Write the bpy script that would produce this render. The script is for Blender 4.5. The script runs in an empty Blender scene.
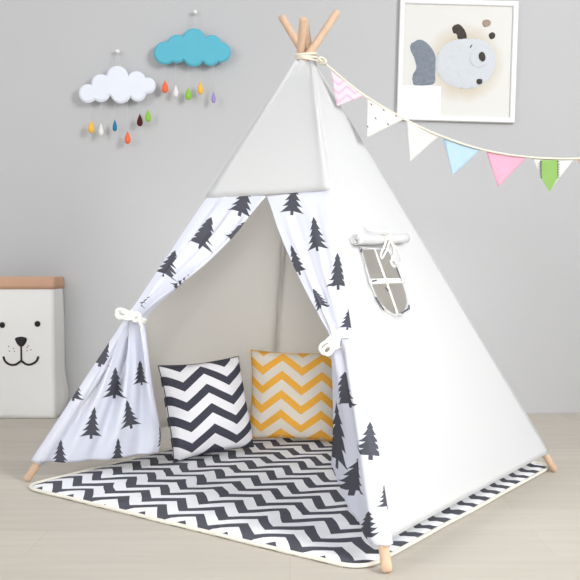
import bpy, bmesh, math, random
from mathutils import Vector, Matrix, noise
from mathutils.geometry import delaunay_2d_cdt
random.seed(7)
S = bpy.context.scene
COL = S.collection
V = Vector

# ------------------------------------------------------------------ camera
F, CH, HOR = 850.0, 0.65, 268.0
PITCH = math.atan((290 - HOR) / F)
cam = bpy.data.cameras.new('camera'); camo = bpy.data.objects.new('camera', cam); COL.objects.link(camo)
camo.location = (0, 0, CH); camo.rotation_euler = (math.pi / 2 - PITCH, 0, 0)
cam.sensor_width = 36; cam.lens = 36 * F / 580; cam.clip_start = .05
S.camera = camo
sp, cp = math.sin(PITCH), math.cos(PITCH)
O = V((0, 0, CH))

def ray(x, y):
    u = (x - 290) / F; v = (290 - y) / F
    return V((u, cp + v * sp, v * cp - sp))
def at(x, y, Y):
    r = ray(x, y); return O + r * (Y / r.y)
def ground(x, y, z=0.0):
    r = ray(x, y); return O + r * ((z - CH) / r.z)
def on_plane(x, y, p, n):
    r = ray(x, y); return O + r * ((p - O).dot(n) / r.dot(n))
def pix(X):
    X = X - O; d = X.y * cp - X.z * sp; up = X.y * sp + X.z * cp
    return 290 + F * X.x / d, 290 - F * up / d

# ------------------------------------------------------------------ materials
def srgb(r, g, b):
    f = lambda c: (c / 255 / 12.92) if c / 255 <= .04045 else ((c / 255 + .055) / 1.055) ** 2.4
    return (f(r), f(g), f(b), 1)

class NT:
    def __init__(s, tree): s.t = tree
    def n(s, kind, **kw):
        nd = s.t.nodes.new(kind)
        for k, v in kw.items(): setattr(nd, k, v)
        return nd
    def l(s, a, b): s.t.links.new(a, b)
    def m(s, op, a, b=None, c=None):
        nd = s.n('ShaderNodeMath', operation=op)
        for i, v in enumerate((a, b, c)):
            if v is None: continue
            if isinstance(v, (int, float)): nd.inputs[i].default_value = v
            else: s.l(v, nd.inputs[i])
        return nd.outputs[0]
    def mix(s, f, a, b):
        nd = s.n('ShaderNodeMix', data_type='RGBA')
        for i, v in ((0, f), (6, a), (7, b)):
            if isinstance(v, (int, float, tuple)): nd.inputs[i].default_value = v
            else: s.l(v, nd.inputs[i])
        return nd.outputs[2]
    def noise(s, vec, scale, detail=3):
        nd = s.n('ShaderNodeTexNoise'); nd.inputs['Scale'].default_value = scale; nd.inputs['Detail'].default_value = detail
        if vec is not None: s.l(vec, nd.inputs['Vector'])
        return nd.outputs['Fac']

def base(name, rough=.8, spec=.2, trans=0.0):
    m = bpy.data.materials.new(name); m.use_nodes = True
    t = NT(m.node_tree); b = m.node_tree.nodes['Principled BSDF']; out = m.node_tree.nodes['Material Output']
    b.inputs['Roughness'].default_value = rough; b.inputs['Specular IOR Level'].default_value = spec
    tr = None
    if trans:
        tr = t.n('ShaderNodeBsdfTranslucent'); mx = t.n('ShaderNodeMixShader'); mx.inputs[0].default_value = trans
        t.l(b.outputs[0], mx.inputs[1]); t.l(tr.outputs[0], mx.inputs[2]); t.l(mx.outputs[0], out.inputs[0])
    return m, t, b, tr
def setcol(t, b, tr, c):
    for nd in (b, tr):
        if nd is None: continue
        s = nd.inputs[0]
        if isinstance(c, tuple): s.default_value = c
        else: t.l(c, s)
def bump(t, b, h, strength=.2, dist=.002):
    nd = t.n('ShaderNodeBump'); nd.inputs['Strength'].default_value = strength; nd.inputs['Distance'].default_value = dist
    t.l(h, nd.inputs['Height']); t.l(nd.outputs[0], b.inputs['Normal'])

def plain(name, c, rough=.8, spec=.2, var=.04, scale=30, trans=0.0, bmp=.15, bscale=400):
    m, t, b, tr = base(name, rough, spec, trans)
    co = t.n('ShaderNodeTexCoord').outputs['Object']
    nz = t.noise(co, scale)
    dark = tuple(x * (1 - var * 2) for x in c[:3]) + (1,)
    setcol(t, b, tr, t.mix(nz, dark, c))
    if bmp: bump(t, b, t.noise(co, bscale, 2), bmp, .0008)
    return m

def fabric(name, c1, c2=None, mask=None, trans=0.0, wr=6, wstr=.25):
    """woven cloth: plain colour or a two colour print chosen by mask(t, u, v)"""
    m, t, b, tr = base(name, .9, .08, trans)
    uv = t.n('ShaderNodeUVMap').outputs[0]
    sx = t.n('ShaderNodeSeparateXYZ'); t.l(uv, sx.inputs[0])
    co = t.n('ShaderNodeTexCoord').outputs['Object']
    fine = t.noise(co, 700, 1)
    c = t.mix(fine, tuple(x * .93 for x in c1[:3]) + (1,), c1)
    if mask:
        k = mask(t, sx.outputs[0], sx.outputs[1])
        cc = t.mix(fine, tuple(x * .65 for x in c2[:3]) + (1,), tuple(x * 1.35 for x in c2[:3]) + (1,))
        c = t.mix(k, c, cc)
    setcol(t, b, tr, c)
    h = t.m('ADD', t.m('MULTIPLY', t.noise(co, wr, 3), 6.0), t.m('MULTIPLY', fine, .15))
    bump(t, b, h, wstr, .004)
    return m

def chevron(lam, amp, per, duty, wob=0.0, ph=0.0, sh=0.0):
    def f(t, u, v):
        v = t.m('ADD', v, sh)
        if wob:
            cb = t.n('ShaderNodeCombineXYZ'); t.l(u, cb.inputs[0]); t.l(v, cb.inputs[1])
            nz = t.noise(cb.outputs[0], 5, 1)
            v = t.m('ADD', v, t.m('MULTIPLY', t.m('SUBTRACT', nz, .5), wob))
        z = t.m('MULTIPLY', t.m('PINGPONG', t.m('ADD', u, 10 * lam + ph), lam / 2), 2 * amp / lam)
        q = t.m('FRACT', t.m('DIVIDE', t.m('ADD', t.m('ADD', v, z), 10 * per), per))
        return t.m('LESS_THAN', q, duty)
    return f

# fir tree silhouette as a shader node group: UV, base point, axis -> mask
def tree_group():
    g = bpy.data.node_groups.new('fir_tree', 'ShaderNodeTree')
    for nm in ('u', 'v', 'bx', 'by', 'ma', 'mb', 'mc', 'md', 'wid'):
        g.interface.new_socket(nm, in_out='INPUT', socket_type='NodeSocketFloat')
    g.interface.new_socket('mask', in_out='OUTPUT', socket_type='NodeSocketFloat')
    t = NT(g); gi = t.n('NodeGroupInput').outputs; go = t.n('NodeGroupOutput')
    du = t.m('SUBTRACT', gi['u'], gi['bx']); dv = t.m('SUBTRACT', gi['v'], gi['by'])
    # ax, ay = unit axis / height
    y = t.m('ADD', t.m('MULTIPLY', du, gi['mc']), t.m('MULTIPLY', dv, gi['md']))
    x = t.m('ADD', t.m('MULTIPLY', du, gi['ma']), t.m('MULTIPLY', dv, gi['mb']))
    ax_ = t.m('DIVIDE', t.m('ABSOLUTE', x), gi['wid'])
    N = 5.0
    yy = t.m('DIVIDE', t.m('SUBTRACT', t.m('ADD', y, t.m('MULTIPLY', ax_, .20)), .13), .87)
    tt = t.m('MULTIPLY', yy, N); k = t.m('FLOOR', tt); f = t.m('FRACT', tt)
    W = t.m('MULTIPLY', t.m('POWER', t.m('SUBTRACT', 1.0, t.m('DIVIDE', k, N)), .85), .38)
    hw = t.m('MULTIPLY', W, t.m('SUBTRACT', 1.0, t.m('MULTIPLY', t.m('POWER', f, .75), .66)))
    last = t.m('GREATER_THAN', k, N - 1.5)
    hw2 = t.m('MULTIPLY', W, t.m('SUBTRACT', 1.0, f))
    hw = t.m('ADD', t.m('MULTIPLY', hw, t.m('SUBTRACT', 1.0, last)), t.m('MULTIPLY', hw2, last))
    ins = t.m('MULTIPLY', t.m('LESS_THAN', ax_, hw), t.m('MULTIPLY', t.m('GREATER_THAN', yy, 0.0), t.m('LESS_THAN', yy, 1.0)))
    trunk = t.m('MULTIPLY', t.m('LESS_THAN', ax_, .045), t.m('MULTIPLY', t.m('GREATER_THAN', y, 0.0), t.m('LESS_THAN', y, .2)))
    t.l(t.m('MAXIMUM', ins, trunk), go.inputs[0])
    return g
TREE = tree_group()
def trees_mask(lst):
    def f(t, u, v):
        acc = None
        for (bx, by, ma, mb, mc, md, wid) in lst:
            g = t.n('ShaderNodeGroup', node_tree=TREE)
            t.l(u, g.inputs['u']); t.l(v, g.inputs['v'])
            for nm, val in (('bx', bx), ('by', by), ('ma', ma), ('mb', mb), ('mc', mc), ('md', md), ('wid', wid)):
                g.inputs[nm].default_value = val
            acc = g.outputs[0] if acc is None else t.m('MAXIMUM', acc, g.outputs[0])
        return acc
    return f

M = {}
CREAM = srgb(245, 246, 247); PRINT = srgb(229, 232, 245); CHAR = srgb(84, 85, 94)
M['canvas'] = fabric('cream_canvas', CREAM, trans=.5, wr=3, wstr=.12)
M['canvas_brightened'] = fabric('cream_canvas_brightened', srgb(250, 248, 244), trans=.55, wr=3, wstr=.12)  # same canvas, made paler and more translucent to brighten the tent's inside
M['print_white'] = fabric('white_cotton', PRINT, trans=.12, wr=5, wstr=.15)
M['cotton_tape'] = plain('cotton_tape', srgb(246, 245, 240), .9, .1)
M['wood'] = None
def wood():
    m, t, b, tr = base('pine_pole', .55, .3)
    co = t.n('ShaderNodeTexCoord').outputs['Object']
    mp = t.n('ShaderNodeMapping'); mp.inputs['Scale'].default_value = (30, 30, 4); t.l(co, mp.inputs[0])
    nz = t.noise(mp.outputs[0], 2.5, 4)
    setcol(t, b, tr, t.mix(nz, srgb(198, 164, 136), srgb(224, 196, 170)))
    return m
M['wood'] = wood()
M['mat'] = fabric('chevron_mat_cloth', srgb(244, 245, 249), CHAR, chevron(.143, .066, .079, .47, .055, .084, .016 + .0), wr=9, wstr=.6)
M['pillow_black'] = fabric('charcoal_chevron_cloth', srgb(238, 238, 243), srgb(70, 71, 82), chevron(.175, .052, .068, .46, .008, .043), wr=8, wstr=.3)
M['pillow_yellow'] = fabric('mustard_chevron_cloth', srgb(216, 209, 198), srgb(226, 168, 70), chevron(.147, .056, .070, .45, .006, -.019), wr=8, wstr=.25)
M['piping'] = plain('cream_piping', srgb(232, 229, 218), .9, .1)
M['felt_white'] = plain('white_felt', srgb(236, 241, 252), .95, .05, var=.02, bmp=.2)
M['felt_blue'] = plain('blue_felt', srgb(104, 190, 212), .95, .05, var=.03, bmp=.2)
for nm, c in dict(yellow=(246, 194, 92), white=(238, 238, 240), blue=(50, 128, 172), orange=(244, 122, 84), brown=(86, 44, 40), green=(150, 205, 82), purple=(168, 150, 208)).items():
    M['drop_' + nm] = plain(nm + '_felt', srgb(*c), .95, .05, var=.02, bmp=.1)
M['thread'] = plain('pale_thread', srgb(214, 212, 208), .9, .1, bmp=0)
M['twine'] = plain('beige_cord', srgb(232, 226, 210), .9, .1)
M['pin'] = plain('white_plastic', srgb(245, 245, 245), .3, .5, bmp=0)
M['frame'] = plain('white_lacquer', srgb(238, 239, 240), .4, .4, var=.01, bmp=0)
M['paper'] = plain('white_kraft_paper', srgb(241, 241, 241), .7, .2, var=.01, scale=8)
M['kraft'] = plain('brown_kraft_paper', srgb(212, 172, 146), .8, .15, var=.06, scale=25)
M['ink'] = plain('dark_ink', srgb(52, 48, 50), .7, .2, bmp=0)

def wall_mat():
    m, t, b, tr = base('grey_wall_paint', .85, .15)
    co = t.n('ShaderNodeTexCoord').outputs['Object']
    nz = t.noise(co, 1.5, 2)
    setcol(t, b, tr, t.mix(nz, srgb(193, 194, 196), srgb(198, 199, 201)))
    bump(t, b, t.noise(co, 150, 2), .08, .001)
    return m
def floor_mat():
    m, t, b, tr = base('pale_wood_floor', .5, .25)
    co = t.n('ShaderNodeTexCoord').outputs['Object']
    mp = t.n('ShaderNodeMapping'); mp.inputs['Scale'].default_value = (1.2, 14, 1); t.l(co, mp.inputs[0])
    nz = t.noise(mp.outputs[0], 2.2, 6)
    br = t.n('ShaderNodeTexBrick'); t.l(co, br.inputs[0])
    br.inputs['Scale'].default_value = 1; br.inputs['Brick Width'].default_value = 1.2; br.inputs['Row Height'].default_value = .19
    br.inputs['Mortar Size'].default_value = .0012; br.inputs['Mortar Smooth'].default_value = 1
    br.inputs['Color1'].default_value = (1, 1, 1, 1); br.inputs['Color2'].default_value = (.92, .92, .92, 1); br.inputs['Mortar'].default_value = (.80, .79, .78, 1)
    c = t.mix(nz, srgb(190, 182, 170), srgb(209, 203, 192))
    mu = t.n('ShaderNodeMix', data_type='RGBA', blend_type='MULTIPLY'); mu.inputs[0].default_value = 1
    t.l(c, mu.inputs[6]); t.l(br.outputs[0], mu.inputs[7])
    setcol(t, b, tr, mu.outputs[2])
    return m
M['wall'] = wall_mat(); M['floor'] = floor_mat()

# ------------------------------------------------------------------ mesh helpers
def mk(name, verts, faces, mat, parent=None, smooth=True, uvs=None, solid=0, sub=0, off=0, loopuv=None):
    me = bpy.data.meshes.new(name); me.from_pydata([tuple(v) for v in verts], [], faces)
    if uvs is not None or loopuv is not None:
        l = me.uv_layers.new(name='UVMap')
        for p in me.polygons:
            for li in p.loop_indices:
                vi = me.loops[li].vertex_index
                l.data[li].uv = loopuv(p.index, vi) if loopuv else uvs[vi]
    bm = bmesh.new(); bm.from_mesh(me); bmesh.ops.recalc_face_normals(bm, faces=bm.faces); bm.to_mesh(me); bm.free()
    for p in me.polygons: p.use_smooth = smooth
    me.materials.append(mat)
    o = bpy.data.objects.new(name, me); COL.objects.link(o)
    if parent:
        o.parent = parent; o.matrix_parent_inverse = parent.matrix_world.inverted() if False else Matrix.Translation(-parent.location)
    if solid:
        md = o.modifiers.new('solid', 'SOLIDIFY'); md.thickness = solid; md.offset = off
    if sub:
        md = o.modifiers.new('sub', 'SUBSURF'); md.levels = md.render_levels = sub
    return o
def tag(o, label=None, cat=None, group=None, kind=None):
    if label: o['label'] = label
    if cat: o['category'] = cat
    if group: o['group'] = group
    if kind: o['kind'] = kind
    return o
def empty(name, loc):
    o = bpy.data.objects.new(name, None); o.location = loc; o.empty_display_size = .05; COL.objects.link(o); return o

def spline(pts, n=8, closed=False):
    pts = [V(p) for p in pts]; out = []; N = len(pts)
    rng = range(N if closed else N - 1)
    for i in rng:
        g = (lambda j: pts[j % N]) if closed else (lambda j: pts[max(0, min(N - 1, j))])
        a, b, c, d = g(i - 1), g(i), g(i + 1), g(i + 2)
        for k in range(n):
            t = k / n
            out.append(.5 * ((2 * b) + (c - a) * t + (2 * a - 5 * b + 4 * c - d) * t * t + (3 * b - a - 3 * c + d) * t ** 3))
    if not closed: out.append(pts[-1])
    return out
def tube_data(pts, r, res=8, closed=False, vs=None, fs=None, flat=1.0):
    vs = [] if vs is None else vs; fs = [] if fs is None else fs
    b0 = len(vs); N = len(pts); R = r if callable(r) else (lambda q: r)
    up = None
    for i, p in enumerate(pts):
        if closed: d = pts[(i + 1) % N] - pts[i - 1]
        else: d = pts[min(N - 1, i + 1)] - pts[max(0, i - 1)]
        d = d.normalized() if d.length > 1e-9 else V((0, 0, 1))
        if up is None:
            up = V((0, 0, 1)) if abs(d.z) < .9 else V((1, 0, 0))
        up = (up - d * up.dot(d)).normalized(); sd = d.cross(up)
        q = R(i / (N - 1))
        for k in range(res):
            a = 2 * math.pi * k / res
            vs.append(p + up * (q * math.cos(a)) + sd * (q * flat * math.sin(a)))
    rows = N if closed else N - 1
    for i in range(rows):
        for k in range(res):
            a = b0 + i * res + k; b = b0 + i * res + (k + 1) % res
            c = b0 + ((i + 1) % N) * res + (k + 1) % res; d = b0 + ((i + 1) % N) * res + k
            fs.append((a, b, c, d))
    if not closed:
        fs.append(tuple(b0 + k for k in range(res))[::-1]); fs.append(tuple(b0 + (N - 1) * res + k for k in range(res)))
    return vs, fs
def tube(name, pts, r, mat, parent=None, res=8, closed=False, flat=1.0):
    vs, fs = tube_data(pts, r, res, closed, flat=flat)
    return mk(name, vs, fs, mat, parent)

def inside(p, poly):
    x, y = p; c = False; n = len(poly); j = n - 1
    for i in range(n):
        xi, yi = poly[i]; xj, yj = poly[j]
        if (yi > y) != (yj > y) and x < (xj - xi) * (y - yi) / (yj - yi) + xi: c = not c
        j = i
    return c
def dist_poly(p, poly):
    best = 1e9; n = len(poly); px, py = p
    for i in range(n):
        ax, ay = poly[i]; bx, by = poly[(i + 1) % n]
        dx, dy = bx - ax, by - ay; L = dx * dx + dy * dy
        t = 0 if L == 0 else max(0, min(1, ((px - ax) * dx + (py - ay) * dy) / L))
        best = min(best, math.hypot(px - ax - t * dx, py - ay - t * dy))
    return best
def cdt(outline, holes=(), step=.02, stepy=None):
    stepy = stepy or step
    pts = [tuple(p) for p in outline]; edges = [(i, (i + 1) % len(outline)) for i in range(len(outline))]
    for h in holes:
        b = len(pts); pts += [tuple(p) for p in h]; edges += [(b + i, b + (i + 1) % len(h)) for i in range(len(h))]
    x0 = min(p[0] for p in outline); x1 = max(p[0] for p in outline); y0 = min(p[1] for p in outline); y1 = max(p[1] for p in outline)
    y = y0 + stepy / 2
    while y < y1:
        x = x0 + step / 2
        while x < x1:
            q = (x, y)
            if inside(q, outline) and dist_poly(q, outline) > min(step, stepy) * .35 and not any(inside(q, h) or dist_poly(q, h) < min(step, stepy) * .35 for h in holes): pts.append(q)
            x += step
        y += stepy
    vo, eo, fo = delaunay_2d_cdt([V(p) for p in pts], edges, [], 0, 1e-7)[:3]
    keep = []
    for f in fo:
        c = sum((vo[i] for i in f), V((0, 0))) / len(f)
        if inside(c, outline) and not any(inside(c, h) for h in holes): keep.append(tuple(f))
    return [V(v) for v in vo], keep
def puff(name, outline, mat, thick, w, step, place, parent=None, back=True):
    """cushioned felt shape: outline in metres (x, z), rounded towards its edge; place maps (x, z, depth) to world"""
    vo, fo = cdt(outline, step=step)
    hs = []
    for v in vo:
        d = min(dist_poly(v, outline) / w, 1); hs.append(thick / 2 * math.sqrt(max(0, 1 - (1 - d) ** 2)))
    n = len(vo); vs = [place(v.x, v.y, -h) for v, h in zip(vo, hs)]
    idx = list(range(n)); back_i = []
    for i, (v, h) in enumerate(zip(vo, hs)):
        if h < 1e-6: back_i.append(i)
        else: back_i.append(len(vs)); vs.append(place(v.x, v.y, h))
    fs = list(fo) + [tuple(back_i[i] for i in f)[::-1] for f in fo]
    return mk(name, vs, fs, mat, parent)
def circles_outline(cs, n=64):
    pts = []
    for i, (x, y, r) in enumerate(cs):
        for k in range(n):
            a = 2 * math.pi * k / n; p = (x + r * math.cos(a), y + r * math.sin(a))
            if not any(j != i and math.hypot(p[0] - q[0], p[1] - q[1]) < q[2] * .999 for j, q in enumerate(cs)): pts.append(p)
    # walk the boundary by nearest neighbour
    cur = max(pts, key=lambda p: p[1]); rest = [p for p in pts if p != cur]; out = [cur]
    while rest:
        nx = min(rest, key=lambda p: (p[0] - cur[0]) ** 2 + (p[1] - cur[1]) ** 2)
        if math.hypot(nx[0] - cur[0], nx[1] - cur[1]) > min(c[2] for c in cs) * .9 and len(out) > 20: break
        out.append(nx); rest.remove(nx); cur = nx
    return out

# ------------------------------------------------------------------ room
WY = 3.80
def slab(name, a, b, mat):
    vs = [(x, y, z) for x in (a[0], b[0]) for y in (a[1], b[1]) for z in (a[2], b[2])]
    fs = [(0, 1, 3, 2), (4, 6, 7, 5), (0, 4, 5, 1), (2, 3, 7, 6), (0, 2, 6, 4), (1, 5, 7, 3)]
    o = mk(name, vs, fs, mat, smooth=False); o['kind'] = 'structure'; return o
slab('floor', (-3.2, -2.6, -.1), (2.8, WY, 0), M['floor'])
slab('wall_back', (-3.2, WY, -.1), (2.8, WY + .1, 2.8), M['wall'])
slab('wall_right', (2.8, -2.6, -.1), (2.9, WY + .1, 2.8), M['wall'])

# ------------------------------------------------------------------ tent
PR = .0118                      # pole radius
SR = PR + .0035                 # sleeve radius
feet = dict(A=ground(25.5, 481.5), B=ground(387.8, 574.5), C=ground(555.5, 472), D=V((-.09, 3.54, 0)))
mid = (feet['A'] + feet['C']) / 2
APEX = at(306, 55, mid.y)
e_off = PR * 1.56
poleP = {}
for k in 'ABCD':
    r = feet[k] - V((APEX.x, APEX.y, 0)); r.normalize()
    tang = V((-r.y, r.x, 0))
    poleP[k] = APEX + tang * e_off
poleP['A'] += V((.009, 0, 0)); poleP['B'] += V((-.006, 0, 0))
def L(k, z):
    f = feet[k]; p = poleP[k]; return f + (p - f) * (z / APEX.z)
tent = empty('play_tent', (mid.x, mid.y, 0))
tag(tent, 'white fabric teepee play tent on four wooden poles with fir tree print curtains tied open', 'play tent')
tops = dict(A=1.436, B=1.440, C=1.430, D=1.400)
for k in 'ABCD':
    a, b = L(k, 0.004), L(k, tops[k]); d = (b - a).normalized()
    pts = [a + d * .0, a + d * .003, a + d * .008] + [a + (b - a) * (j / 14) for j in range(1, 14)] + [b - d * .008, b - d * .003, b]
    n = len(pts)
    def rr(q, n=n):
        i = round(q * (n - 1)); i = min(i, n - 1 - i)
        return PR * (.6, .87, 1)[min(i, 2)]
    tube('pole', pts, rr, M['wood'], tent, 16)

ZT, ZB = 1.274, .058
def nrm(k1, k2):
    a, b = feet[k1], feet[k2]
    n = (b - a).cross(APEX - a).normalized()
    c = V((mid.x, mid.y, .4))
    if (a - c).dot(n) < 0: n = -n
    return n
def sleeve_pts(k, z0, z1, n=30):
    return [L(k, z0 + (z1 - z0) * i / n) for i in range(n + 1)]
ztop = dict(A=1.278, B=1.274, C=1.278, D=1.282)
for k in 'ABCD':
    segs = [(ZB, ztop[k], M['canvas_brightened' if k == 'D' else 'canvas'])]  # back sleeve lightened by colour to lose its grey shade
    if k == 'A': segs = [(.874, ztop[k], M['canvas']), (ZB, .874, M['print_white'])]
    for z0, z1, mm in segs:
        vs, fs = tube_data(sleeve_pts(k, z0, z1), SR, 14)
        mk('pole_sleeve', vs, fs[:-2], mm, tent, solid=.001, off=1)

def face_fn(k1, k2, bulge=0.0, zt=ZT, zb=ZB, wr=.004, seed=0.0, inset=0.0, ext=0.0):
    n = nrm(k1, k2)
    def f(s, t):
        z = zb + (zt - zb) * t
        a, b = L(k1, z), L(k2, z)
        p = a.lerp(b, s) + n * (SR - inset * (2 * s - 1) ** 8) + (b - a).normalized() * (2 * s - 1) * ext
        w = math.sin(math.pi * s) ** 2 * math.sin(math.pi * min(1, .05 + t * .95))
        p = p + n * (bulge * math.sin(math.pi * s) ** 1.5 * (1 - t) ** 1.0 * min(1, (.25 + t * 3)))
        p = p + n * (wr * w * (noise.noise(V((s * 2.5 + seed, t * 3.5, seed))) + .5 * noise.noise(V((s * 7 + seed, t * 9, seed)))))
        return p
    return f
def lookup(fn, px, py, ns=120, nt=160, t0=0, t1=1):
    best = None
    for i in range(ns + 1):
        for j in range(nt + 1):
            s, t = i / ns, t0 + (t1 - t0) * j / nt
            x, y = pix(fn(s, t)); d = (x - px) ** 2 + (y - py) ** 2
            if best is None or d < best[0]: best = (d, s, t)
    return best[1], best[2]
def face_mesh(name, fn, mat, ns=24, nt=40, t0=0.0, holes=(), label=None):
    ol = [(i / ns, t0) for i in range(ns)] + [(1, t0 + (1 - t0) * j / nt) for j in range(nt)] + [(1 - i / ns, 1) for i in range(ns)] + [(0, 1 - (1 - t0) * j / nt) for j in range(nt)]
    if holes: vo, fo = cdt(ol, holes, 1 / ns, (1 - t0) / nt)
    else:
        vo = [V((i / ns, t0 + (1 - t0) * j / nt)) for j in range(nt + 1) for i in range(ns + 1)]
        fo = [(j * (ns + 1) + i, j * (ns + 1) + i + 1, (j + 1) * (ns + 1) + i + 1, (j + 1) * (ns + 1) + i) for j in range(nt) for i in range(ns)]
    vs = [fn(v.x, v.y) for v in vo]
    o = mk(name, vs, fo, mat, tent, solid=.0012, uvs=[(v.x, v.y) for v in vo])
    if label: o['label'] = label
    return o
# right face with the window
fR = face_fn('B', 'C', bulge=.008, seed=3.1, wr=.0022)
HOLE_PX = [(360.3, 248.5), (364.3, 263), (368.4, 277), (371.5, 287), (375, 296), (380, 304), (386, 311), (393, 315.5), (400, 315), (405, 310), (407, 303), (405.5, 294), (402.5, 284), (398.5, 273), (394, 262.5), (389, 252.5), (386.5, 248.5)]
# the opening is symmetrical in the cloth: flat top, straight sides, rounded foot
TLw = lookup(fR, 360.5, 249); TRw = lookup(fR, 387.5, 248.5); BOT = lookup(fR, 397.5, 316)
sm = .5 * (TLw[0] + TRw[0])
def face_pt(s, t): return fR(s, t)
pTL, pTR, pB = fR(*TLw), fR(*TRw), fR(*BOT)
e1 = (L('C', .6) - L('B', .6)).normalized(); n_r = nrm('B', 'C'); e2 = n_r.cross(e1).normalized()
if e2.z < 0: e2 = -e2
Oo = fR(.5, .4)
def to2(p): q = p - Oo; return (q.dot(e1), q.dot(e2))
h2 = [to2(on_plane(x, y, Oo, n_r)) for x, y in HOLE_PX]
# st from 2d (cloth face is a trapezium)
def st2(x, y):
    # invert by Newton on the smooth bilinear face
    s, t = .5, .5
    def g(s, t):
        z = ZB + (ZT - ZB) * t; return to2(L('B', z).lerp(L('C', z), s) + n_r * SR)
    for _ in range(12):
        a = g(s, t); b = g(s + 1e-4, t); c = g(s, t + 1e-4)
        j11, j12, j21, j22 = (b[0] - a[0]) / 1e-4, (c[0] - a[0]) / 1e-4, (b[1] - a[1]) / 1e-4, (c[1] - a[1]) / 1e-4
        dx, dy = x - a[0], y - a[1]; det = j11 * j22 - j12 * j21
        s += (dx * j22 - dy * j12) / det; t += (j11 * dy - j21 * dx) / det
    return s, t
h2c = [p for p in h2]
hole_st = [st2(*p) for p in h2c]
side = face_mesh('side_panel', fR, M['canvas'], 26, 44, holes=[hole_st], label='bright side panel with the small window')
def R2(x, y, o=0.0):     # point on the right face from 2d face coordinates, lifted by o
    return fR(*st2(x, y)) + n_r * o
def strip(name, pts2, w, mat, parent, lift=.002, thick=.0015):
    """flat cloth strip following pts2 on the right face"""
    vs, fs = [], []
    for i, p in enumerate(pts2):
        a = pts2[max(0, i - 1)]; b = pts2[min(len(pts2) - 1, i + 1)]
        d = V((b[0] - a[0], b[1] - a[1])).normalized(); nn = V((-d.y, d.x)) * (w / 2)
        vs.append(R2(p[0] + nn.x, p[1] + nn.y, lift)); vs.append(R2(p[0] - nn.x, p[1] - nn.y, lift))
        if i: j = 2 * i; fs.append((j - 2, j - 1, j + 1, j))
    return mk(name, vs, fs, mat, parent, solid=thick)
def p2(x, y): return to2(on_plane(x, y, Oo, n_r))
def line2(a, b, n=8): return [(a[0] + (b[0] - a[0]) * i / n, a[1] + (b[1] - a[1]) * i / n) for i in range(n + 1)]
win = side
def binding_mask(t, u, v):
    cb = t.n('ShaderNodeCombineXYZ'); t.l(u, cb.inputs[0]); t.l(v, cb.inputs[1])
    return t.m('GREATER_THAN', t.noise(cb.outputs[0], 9, 0), .56)
# white binding round the opening, navy print scraps of the lining showing at its rim
hp = h2c + [h2c[0]]
strip('window_binding', hp, .007, M['canvas'], tent, .0025)
M['lining'] = fabric('printed_lining', srgb(98, 98, 106))
for a, b in (((361, 249.5), (359.5, 252.5)), ((370.5, 282), (375.5, 281)), ((374.5, 297.5), (382.5, 310.5)), ((395.6, 268), (400.4, 282)), ((399.5, 314), (406.5, 310)), ((407.5, 310), (407.6, 306)), ((384.3, 288), (387, 292))):
    strip('lining_scrap', line2(p2(*a), p2(*b), 4), .005, M['lining'], tent, .0048)
strip('window_crossbar', line2(p2(374.3, 249), p2(396.5, 314), 10), .010, M['cotton_tape'], tent, .003)
strip('window_crossbar', line2(p2(368, 282), p2(404, 281), 8), .015, M['cotton_tape'], tent, .0045)
# rolled up window flap
ra = R2(*p2(350, 243), .020); rb = R2(*p2(402, 240.5), .018)
n_seg = 24
rp = [ra.lerp(rb, i / n_seg) + V((0, 0, -.0035 * math.sin(math.pi * i / n_seg))) for i in range(n_seg + 1)]
roll_u = V((0, 0, 1)); ax = (rb - ra).normalized(); roll_s = ax.cross(roll_u).normalized()
vs, fs = [], []; turns = 2.6; K = 60
for i, p in enumerate(rp):
    for k in range(K + 1):
        a = 2 * math.pi * turns * k / K; r = .0035 + .0125 * k / K * (1 - .10 * math.sin(math.pi * i / n_seg) ** 8)
        vs.append(p + roll_u * (r * math.sin(a)) + roll_s * (r * math.cos(a)))
for i in range(n_seg):
    for k in range(K):
        a = i * (K + 1) + k; fs.append((a, a + 1, a + K + 2, a + K + 1))
mk('rolled_window_flap', vs, fs, M['canvas'], tent, solid=.0022)
# tape ties over the roll
c0 = rp[13]
out = n_r
def loop_tube(name, pts, r=.0026, closed=False, flat=1.0, mat='cotton_tape', n=8): return tube(name, spline(pts, n, closed), r, M[mat], tent, 8, closed, flat)
loop_tube('flap_tie', [c0 + roll_u * .019 * math.sin(a) + roll_s * .019 * math.cos(a) + ax * .002 * math.sin(2 * a) for a in [2 * math.pi * j / 10 for j in range(10)]], .003, True)
loop_tube('flap_tie', [R2(*p2(363, 226), .003), R2(*p2(366, 232), .012), R2(*p2(371, 236), .032), R2(*p2(377, 238), .040), c0 + out * .022 + V((0, 0, .004))], .003)
for q in ([(379, 242), (383, 252), (386, 262), (391, 268), (392, 264), (387, 254), (381, 243)], [(378, 242), (375, 250), (373, 258), (375, 262), (378, 254), (380, 244)], [(380, 242), (384, 256), (383, 266), (387, 271)]):
    loop_tube('flap_tie', [R2(*p2(*a), .030 + .006 * math.sin(i * 1.7)) for i, a in enumerate(q)], .003)

# hidden side and back walls of the tent, seen from within
face_mesh('back_panel', face_fn('D', 'C', bulge=.10, seed=9.2, wr=.006, inset=2.1 * SR), M['canvas_brightened'], 20, 30)
face_mesh('side_panel', face_fn('A', 'D', bulge=.09, seed=5.7, wr=.006, inset=2.1 * SR), M['canvas_brightened'], 20, 30)
# front top panel
fF = face_fn('A', 'B', seed=1.3, wr=.0012, inset=-.0055, ext=SR * .72)
T0 = .5 * (lookup(fF, 208, 194)[1] + lookup(fF, 331, 193)[1])
tt0 = lookup(fF, 268, 194)[1]
face_mesh('front_panel', fF, M['canvas'], 18, 18, t0=tt0, label='plain canvas panel above the opening')
n_f = nrm('A', 'B')

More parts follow.
